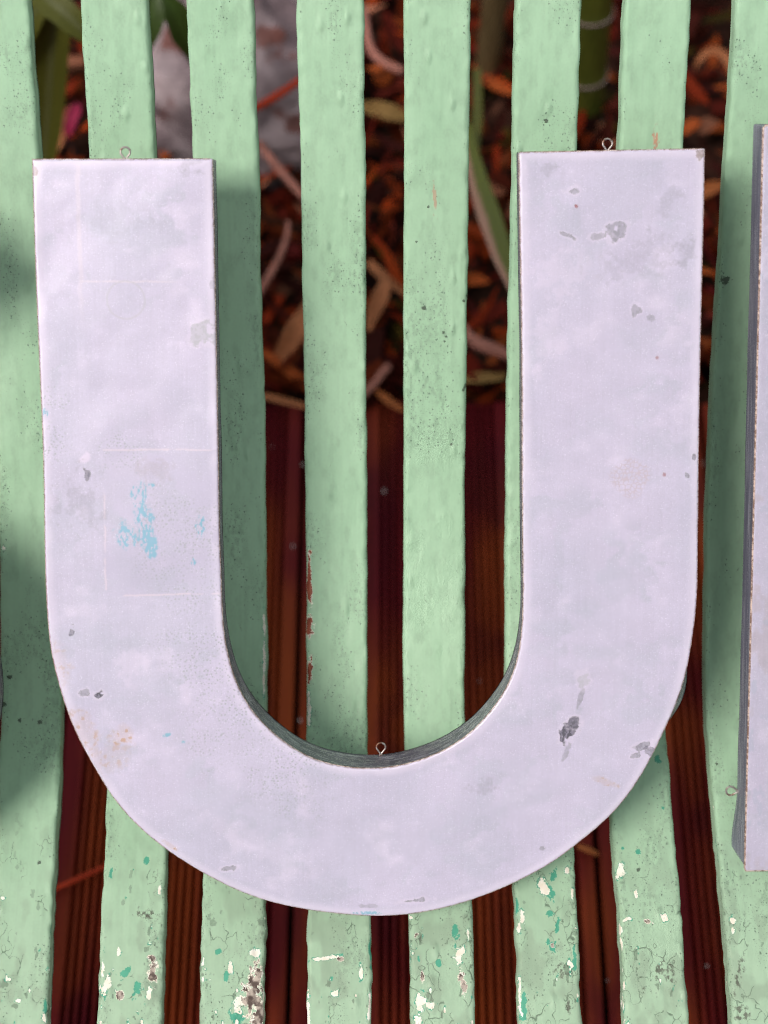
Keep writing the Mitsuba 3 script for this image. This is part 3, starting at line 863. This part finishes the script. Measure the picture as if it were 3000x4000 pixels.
# --- the cut-off letter at the right edge: left stem of an N
nl = PN.mm(np.array([1650.0, 1609.5]), np.array([272.0, 1882.0]))
H_n = nl[0, 1] - nl[1, 1]
ax = (nl[0] - nl[1]) / H_n
rx_ = np.array([ax[1], -ax[0]])
def nn(x, y):
    return nl[1] + rx_ * x + ax * y
SW, TW = 98.0, 355.0
n_poly = [nn(0, 0), nn(SW, 0), nn(SW, H_n * .60), nn(TW - SW - 4, 0), nn(TW, 0), nn(TW, H_n), nn(TW - SW, H_n), nn(TW - SW, H_n * .40), nn(SW + 4, H_n), nn(0, H_n)]
n_loop = resample(ccw(np.array(Polygon(n_poly).buffer(-.6).buffer(.6, quad_segs=4).exterior.coords)[:-1]), 1100, True)
m, uv = face_from_loop(PN, n_loop)
put('letter_sign_001__face', m, 'zinc_face_plain', 30) if False else put('letter_sign_001__face', m, 'zinc_face_plain', True, uv=uv)
n_f = PN.mm(np.array(1609.0), np.array(1872.0))


def n_flare(loop):
    return 2.6 * np.exp(-.5 * ((loop[:, 1] - n_f[1] - 4) / 13) ** 2) * (loop[:, 0] < n_f[0] + 20)


m, uv = return_mesh(PN, n_loop, .034, n_flare)
put('letter_sign_001__return', m, 'blue_return', True, uv=uv)
put('letter_sign_001__edge_seam', tube(PN.world(n_loop - loop_normals(n_loop) * .1, np.full(len(n_loop), -.0012)), .0008, 6, True), 'copper_seam', True)
put('letter_sign_001__screw_eye', screw_eye(PN, PN.mm(np.array(1594.0), np.array(1709.0), .030), (-1, .04), 2.6, .030), 'wire', True)
tag('letter_sign_001', 'grey metal letter cut off by the right edge of the photograph', 'letter sign', LETTERS)

# --- the letter at the left edge: an S that shows only as a sliver and by its shadow
sc = PS.mm(np.array(-15.0), np.array(1520.0))
top = PS.mm(np.array(0.0), np.array(340.0))[1]; bot = PS.mm(np.array(0.0), np.array(1985.0))[1]
STK = 94.0
Hs = top - bot
ry_ = (Hs - STK) / 4
a_l, a_u = 122.0, 121.0
cxs = sc[0] - STK / 2 - a_l + 1
cm = (top + bot) / 2
th1 = np.radians(np.linspace(25, 270, 90)); th2 = np.radians(np.linspace(90, -165, 90))
path = np.vstack([np.stack([cxs + a_u * np.sign(np.cos(th1)) * np.abs(np.cos(th1)) ** .55, cm + ry_ + ry_ * np.sign(np.sin(th1)) * np.abs(np.sin(th1)) ** .55], 1), np.stack([cxs + a_l * np.cos(th2), cm - ry_ + ry_ * np.sin(th2)], 1)[1:]])
s_loop = resample(ccw(np.array(LineString(path).buffer(STK / 2, cap_style='flat').exterior.coords)[:-1]), 900, True)
m, uv = face_from_loop(PS, s_loop)
put('letter_sign_002__face', m, 'zinc_face_plain', True, uv=uv)
m, uv = return_mesh(PS, s_loop, DEPTH)
put('letter_sign_002__return', m, 'dark_return', True, uv=uv)
put('letter_sign_002__edge_seam', tube(PS.world(s_loop, np.full(len(s_loop), -.0012)), .0006, 6, True), 'copper_seam', True)
tag('letter_sign_002', 'dark sliver of a metal letter at the left edge of the photograph', 'letter sign', LETTERS)

# ------------------------------------------------------------------ plants and stone behind the bench


def strip(points, widths, fold=0.15, n=24, twist=0.0, m=7):
    """A leaf blade: centre line (k x 3), width profile, folded along its midrib. Returns mesh and uv (along, across)."""
    points = np.asarray(points, float)
    t = np.linspace(0, 1, len(points))
    c = CubicSpline(t, points)(np.linspace(0, 1, n)) if len(points) > 2 else points[0] + np.linspace(0, 1, n)[:, None] * (points[1] - points[0])
    w = np.interp(np.linspace(0, 1, n), np.linspace(0, 1, len(widths)), widths)
    tg = np.gradient(c, axis=0); tg /= np.linalg.norm(tg, axis=1, keepdims=True)
    view = CAM * 0 + np.array([0, -math.cos(.9), math.sin(.9)])
    s = np.cross(tg, view); s /= np.linalg.norm(s, axis=1, keepdims=True)
    nr = np.cross(s, tg)
    ang = np.linspace(0, twist, n)[:, None]
    s, nr = s * np.cos(ang) + nr * np.sin(ang), nr * np.cos(ang) - s * np.sin(ang)
    u = np.linspace(-1, 1, m)
    V = c[:, None] + (w[:, None] / 2 * u[None])[..., None] * s[:, None] + (np.abs(u)[None] * w[:, None] / 2 * fold)[..., None] * nr[:, None]
    uv = np.stack(np.meshgrid(np.linspace(0, 1, n), np.linspace(0, 1, m), indexing='ij'), -1).reshape(-1, 2)
    return trimesh.Trimesh(V.reshape(-1, 3), tris(grid_faces(n, m)), process=False), uv


def pts(*p):
    return np.array([at(np.array(float(x)), np.array(float(y)), np.array(float(z))) for x, y, z in p])


def leaf(key, p, widths, bsdf, **kw):
    m, uv = strip(pts(*p), widths, **kw)
    return put(key, m, bsdf, True, uv=uv)


# strap-leaved plant at the upper left
leaf('strap_leaf_plant__leaf', [(128, -60, 1.72), (116, 40, 1.74), (108, 160, 1.80), (100, 280, 1.88), (86, 400, 1.99)], [.026, .032, .034, .031, .018], 'leaf_olive', fold=.22)
leaf('strap_leaf_plant__leaf', [(60, -40, 1.70), (110, 5, 1.69), (160, 48, 1.69), (215, 110, 1.70)], [.020, .024, .022, .008], 'leaf_olive', fold=.2)
leaf('strap_leaf_plant__leaf', [(140, -60, 1.73), (95, -10, 1.72), (60, 60, 1.74), (30, 160, 1.8)], [.020, .022, .02, .008], 'leaf_olive', fold=.2)
leaf('strap_leaf_plant__leaf', [(352, -70, 1.74), (338, -10, 1.74), (322, 60, 1.75), (305, 140, 1.78)], [.022, .026, .022, .004], 'leaf_dark', fold=.2)
leaf('strap_leaf_plant__leaf', [(352, -10, 1.73), (378, 25, 1.74), (400, 75, 1.76), (425, 150, 1.80)], [.006, .022, .024, .004], 'leaf_dark', fold=.25)
g0 = on_ground(np.array(150.), np.array(-40.), MULCH_Z)
put('strap_leaf_plant__stem', tube(np.array([g0 + [-.02, .05, -.02], g0 + [-.02, .02, .12], pts((128, -60, 1.72))[0]]), [.010, .009, .006], 10), 'leaf_olive', True, uv=np.zeros((32, 2)))
tag('strap_leaf_plant', 'olive green plant with broad strap leaves behind the two leftmost gaps', 'plant')

leaf('blade_plant__leaf', [(1004, 270, 1.92), (1030, 380, 1.88), (1058, 470, 1.84), (1088, 560, 1.80), (1110, 640, 1.78)], [.010, .017, .021, .018, .004], 'leaf_half_dry', fold=.18)
leaf('blade_plant__leaf', [(1030, 150, 2.02), (1030, 260, 1.96), (1024, 380, 1.92)], [.008, .010, .004], 'leaf_olive', fold=.3)
tag('blade_plant', 'single green blade leaf with a dry pink edge, beside the right arm of the letter', 'plant')


def culm(key, foot, top_px, radius, nodes, bsdf, label):
    base = on_ground(np.array(float(foot[0])), np.array(float(foot[1])), MULCH_Z - .02)
    # leans a little: its axis passes through the line of sight top_px
    r = ray(np.array(float(top_px[0])), np.array(float(top_px[1])))
    k = (base[1] - CAM[1]) / r[1]
    topp = CAM + k * r
    d = (topp - base) / np.linalg.norm(topp - base)
    Ltot = max(1.1, np.linalg.norm(topp - base) * 1.6)
    hs = [0.0]
    rad = [radius * 1.02]
    for h in nodes:
        hs += [h - .006, h - .002, h, h + .004, h + .010]
        rad += [radius, radius * 1.06, radius * 1.10, radius * 1.03, radius]
    h = nodes[-1]
    while h + .16 < Ltot:
        h += .14
        hs += [h - .006, h, h + .008]; rad += [radius * .97, radius * 1.07, radius * .97]
    hs.append(Ltot); rad.append(radius * .9)
    path = base + np.array(hs)[:, None] * d
    m = tube(path, np.array(rad), 28)
    uv = np.zeros((len(m.vertices), 2))
    uv[:len(hs) * 28, 0] = np.tile(np.arange(28) / 28, len(hs)); uv[:len(hs) * 28, 1] = np.repeat(hs, 28) * 6
    put(key + '__culm', m, bsdf, True, uv=uv)
    for h in nodes:
        q = base + np.array([h - .0030, h - .0015, h, h + .0015])[:, None] * d
        put(key + '__node_ring', tube(q, radius * np.array([1.03, 1.10, 1.13, 1.05]), 28), 'culm_ring', True)
    tag(key, label, 'bamboo', 'bamboo stalks behind the bench')


culm('bamboo_stalk', (1252, 305), (1278, 0), .0205, [.036, .095, .176], 'culm_green', 'thick dark green bamboo stalk with pale rings, above the right arm of the letter')
culm('bamboo_stalk_001', (1046, 205), (1070, 0), .0130, [.005, .21], 'culm_brown', 'thinner brownish bamboo stalk, left of the thick ringed one')

# grey stone
stone = trimesh.creation.icosphere(subdivisions=5)
v = stone.vertices
nz = meshkit.fbm(v * 1.6 + 3, 4, 11) - .5
ridge = np.abs(meshkit.fbm(v * 2.3 + 9, 3, 5) - .5)
v = v * (1 + .42 * nz - .5 * ridge)[:, None] * np.array([.125, .12, .115])
c = on_ground(np.array(505.), np.array(190.), 0.02)
stone.vertices = v + c
put('stone', stone, 'stone_surface', 40)
tag('stone', 'big blurred purple grey stone behind the upper left slats', 'stone')

# ------------------------------------------------------------------ dry leaves and twigs one can pick out


def gpt(x, y, h):
    return on_ground(np.array(float(x)), np.array(float(y)), h)


def dry(key, path_px, widths, bsdf, label, category, group=None, round_=False, h=.02, **kw):
    P = np.array([gpt(x, y, (q[0] if q else h)) for x, y, *q in path_px])
    if round_:
        t = np.linspace(0, 1, len(P))
        c = CubicSpline(t, P)(np.linspace(0, 1, 20)) if len(P) > 2 else P[0] + np.linspace(0, 1, 20)[:, None] * (P[1] - P[0])
        m = tube(c, np.interp(np.linspace(0, 1, 20), np.linspace(0, 1, len(widths)), widths) / 2, 10)
        uv = np.zeros((len(m.vertices), 2)); uv[:200, 0] = np.repeat(np.linspace(0, 1, 20), 10); uv[:200, 1] = np.tile(np.arange(10) / 10, 20)
    else:
        m, uv = strip(P, np.array(widths) * .72, **kw)
    k = put(key, m, bsdf, True, uv=uv)
    tag(k, label, category, group or {'leaf': 'dry leaves behind and under the bench', 'twig': 'twigs behind and under the bench'}.get(category))


dry('dry_leaf', [(585, 790, .025), (612, 760, .03), (640, 715, .05), (668, 650, .05)], [.004, .020, .030, .010], 'dry_tan', 'broad curled tan leaf in the gap right of the left arm', 'leaf', fold=.5)
dry('dry_leaf', [(545, 851, .010), (600, 862, .012), (668, 880, .010)], [.006, .009, .007], 'dry_tan', 'straight pale leaf strip lying across the end of the deck boards', 'leaf', fold=.4)
dry('twig', [(556, 640, .03), (585, 590, .04), (612, 535, .05), (622, 480, .05)], [.006, .007, .006, .004], 'dry_pink', 'thin pinkish twig standing behind the gap right of the left arm', 'twig', round_=True)
dry('twig', [(555, 302, .05), (592, 352, .05), (660, 430, .04)], [.007, .009, .007], 'dry_pink', 'pale mauve twig crossing the foot of the grey stone', 'twig', round_=True)
dry('twig', [(545, 236, .12), (590, 212, .12), (650, 172, .12)], [.007, .008, .007], 'dry_red', 'dark red twig in front of the grey stone', 'twig', round_=True)
dry('twig', [(786, 20, .05), (793, 80, .06), (812, 122, .06), (872, 154, .06)], [.007, .009, .009, .008], 'dry_pink', 'bent pink twig at the top of the middle gap', 'twig', round_=True)
dry('dry_leaf', [(780, 228, .03), (815, 236, .04), (850, 244, .04), (890, 262, .03)], [.010, .022, .022, .008], 'dry_yellow', 'short yellowish leaf below the bent pink twig', 'leaf', fold=.4)
dry('dry_leaf', [(795, 565, .04), (820, 590, .04), (845, 612, .04), (885, 640, .03)], [.010, .013, .012, .006], 'dry_tan', 'narrow tan leaf slanting across the middle gap, above the broad one', 'leaf', fold=.4)
dry('dry_leaf', [(798, 715, .03), (806, 675, .04), (822, 640, .05), (830, 600, .05)], [.006, .018, .022, .008], 'dry_tan', 'upright broad tan leaf in the middle gap', 'leaf', fold=.5)
dry('twig', [(775, 862, .015), (806, 828, .02), (842, 788, .03)], [.008, .009, .007], 'dry_pink', 'short pale stick at the far edge of the deck in the middle gap', 'twig', round_=True)
dry('dry_leaf', [(806, 838, .012), (838, 864, .012), (872, 886, .010)], [.004, .011, .006], 'dry_orange', 'orange leaf sliver on the deck edge beside the short pale stick', 'leaf', fold=.4)
dry('twig', [(1000, 700, .05), (1026, 738, .04), (1060, 752, .04), (1110, 776, .03)], [.006, .012, .012, .008], 'dry_pink', 'curved pale mauve stick in the gap left of the right arm', 'twig', round_=True)
dry('dry_leaf', [(990, 818, .012), (1040, 815, .02), (1105, 812, .012)], [.010, .014, .008], 'dry_yellow', 'yellow leaf strip lying level just beyond the deck, left of the right arm', 'leaf', fold=.35)
dry('pine_needle', [(112, 1924, .004), (150, 1906, .005), (200, 1884, .005), (240, 1864, .004)], [.004, .0045, .004, .003], 'dry_red', 'red stem lying across the deck grooves at the lower left', 'twig', round_=True)
dry('wood_splinter', [(1247, 1828, .004), (1270, 1836, .005), (1292, 1846, .004)], [.004, .0055, .003], 'dry_orange', 'small orange splinter on the deck at the lower right', 'splinter', round_=True)
dry('petal', [(140, 305, .05), (150, 275, .07), (160, 245, .08), (172, 225, .08)], [.004, .014, .018, .004], 'petal', 'magenta petal among the litter at the upper left', 'petal', fold=.6)
dry('dry_leaf', [(104, 345, .05), (122, 310, .06), (138, 275, .06), (150, 230, .05)], [.010, .016, .014, .004], 'dry_tan', 'pinkish tan leaf between the strap leaf and the magenta petal', 'leaf', fold=.4)
dry('dry_leaf', [(1500, 150, .04), (1520, 118, .06), (1552, 112, .06), (1580, 150, .05), (1586, 210, .03)], [.004, .009, .012, .012, .005], 'dry_tan', 'curled tan leaf in the rightmost gap near the top', 'leaf', fold=.5)
dry('dry_leaf', [(1500, 425, .03), (1530, 408, .04), (1562, 398, .04)], [.012, .020, .008], 'dry_orange', 'rust orange leaf in the rightmost gap beside the letter top', 'leaf', fold=.4)

# leaf litter and bark mulch that nobody could count
VV, FF, CC, off = [], [], [], 0
palette = np.array([[.33, .055, .012], [.22, .028, .008], [.38, .10, .03], [.09, .010, .006], [.035, .006, .006], [.36, .17, .12], [.14, .024, .018], [.07, .055, .010], [.24, .030, .035], [.12, .030, .010]])
pw = np.array([.15, .15, .09, .17, .16, .05, .11, .04, .03, .05]); pw /= pw.sum()
r = np.random.default_rng(21)
for i in range(5200):
    yv = EDGE_Y + .01 + r.uniform(0, 1) ** 1.3 * 1.25
    xv = r.uniform(-.75, .75)
    zb = MULCH_Z + r.uniform(-.012, .045)
    col = palette[r.choice(len(palette), p=pw)] * np.array([1.25, 1.0, .9]) * (.16 + .85 * r.uniform(0, 1) ** 1.7)
    yaw, tilt = r.uniform(0, 2 * np.pi), r.normal(0, .35)
    if r.random() < .62:                                # curled leaf
        L, wd = r.uniform(.02, .085), r.uniform(.004, .017)
        n = 6
        t = np.linspace(-1, 1, n)
        curl = r.uniform(-.5, 1.0)
        prof_w = wd / 2 * np.sqrt(np.clip(1 - t ** 2 * .97, 0, 1))
        q = np.concatenate([np.stack([t * L / 2, s_ * prof_w, curl * L / 2 * t ** 2 + abs(s_) * prof_w * .5], 1) for s_ in (-1, 0, 1)])
        q = q.reshape(3, n, 3).transpose(1, 0, 2).reshape(-1, 3)
        fcs = tris(grid_faces(n, 3))
    else:                                               # bark chip
        bx_ = trimesh.creation.box(extents=[r.uniform(.012, .045), r.uniform(.006, .018), r.uniform(.003, .009)])
        q = bx_.vertices * r.uniform(.75, 1.2, (8, 3)); fcs = bx_.faces
    ct, st, cy, sy = math.cos(tilt), math.sin(tilt), math.cos(yaw), math.sin(yaw)
    q = q @ np.array([[ct, 0, st], [0, 1, 0], [-st, 0, ct]]) @ np.array([[cy, sy, 0], [-sy, cy, 0], [0, 0, 1]])
    VV.append(q + [xv, yv, zb]); FF.append(fcs + off); off += len(q)
    CC.append(np.broadcast_to(col, q.shape))
put('leaf_litter', trimesh.Trimesh(np.vstack(VV), np.vstack(FF), process=False), 'litter_colour', False, color=np.vstack(CC))
tag('leaf_litter', 'rust red and brown litter of dead leaves and bark chips beyond the deck', 'leaf litter', kind='stuff')

# grit and crumbs lying on the deck
VV = []
r = np.random.default_rng(5)
for i in range(70):
    b = trimesh.creation.icosphere(subdivisions=1, radius=1)
    b.vertices = b.vertices * r.uniform(.0006, .0019) * r.uniform(.6, 1.3, 3) + [r.uniform(-.45, .5), r.uniform(.45, EDGE_Y - .02), .0006]
    VV.append(b)
mat('grit_surface', (.42, .33, .36), roughness=.6)
put('grit', trimesh.util.concatenate(VV), 'grit_surface', True)
tag('grit', 'pale grit and crumbs scattered on the dark deck boards', 'grit', kind='stuff')
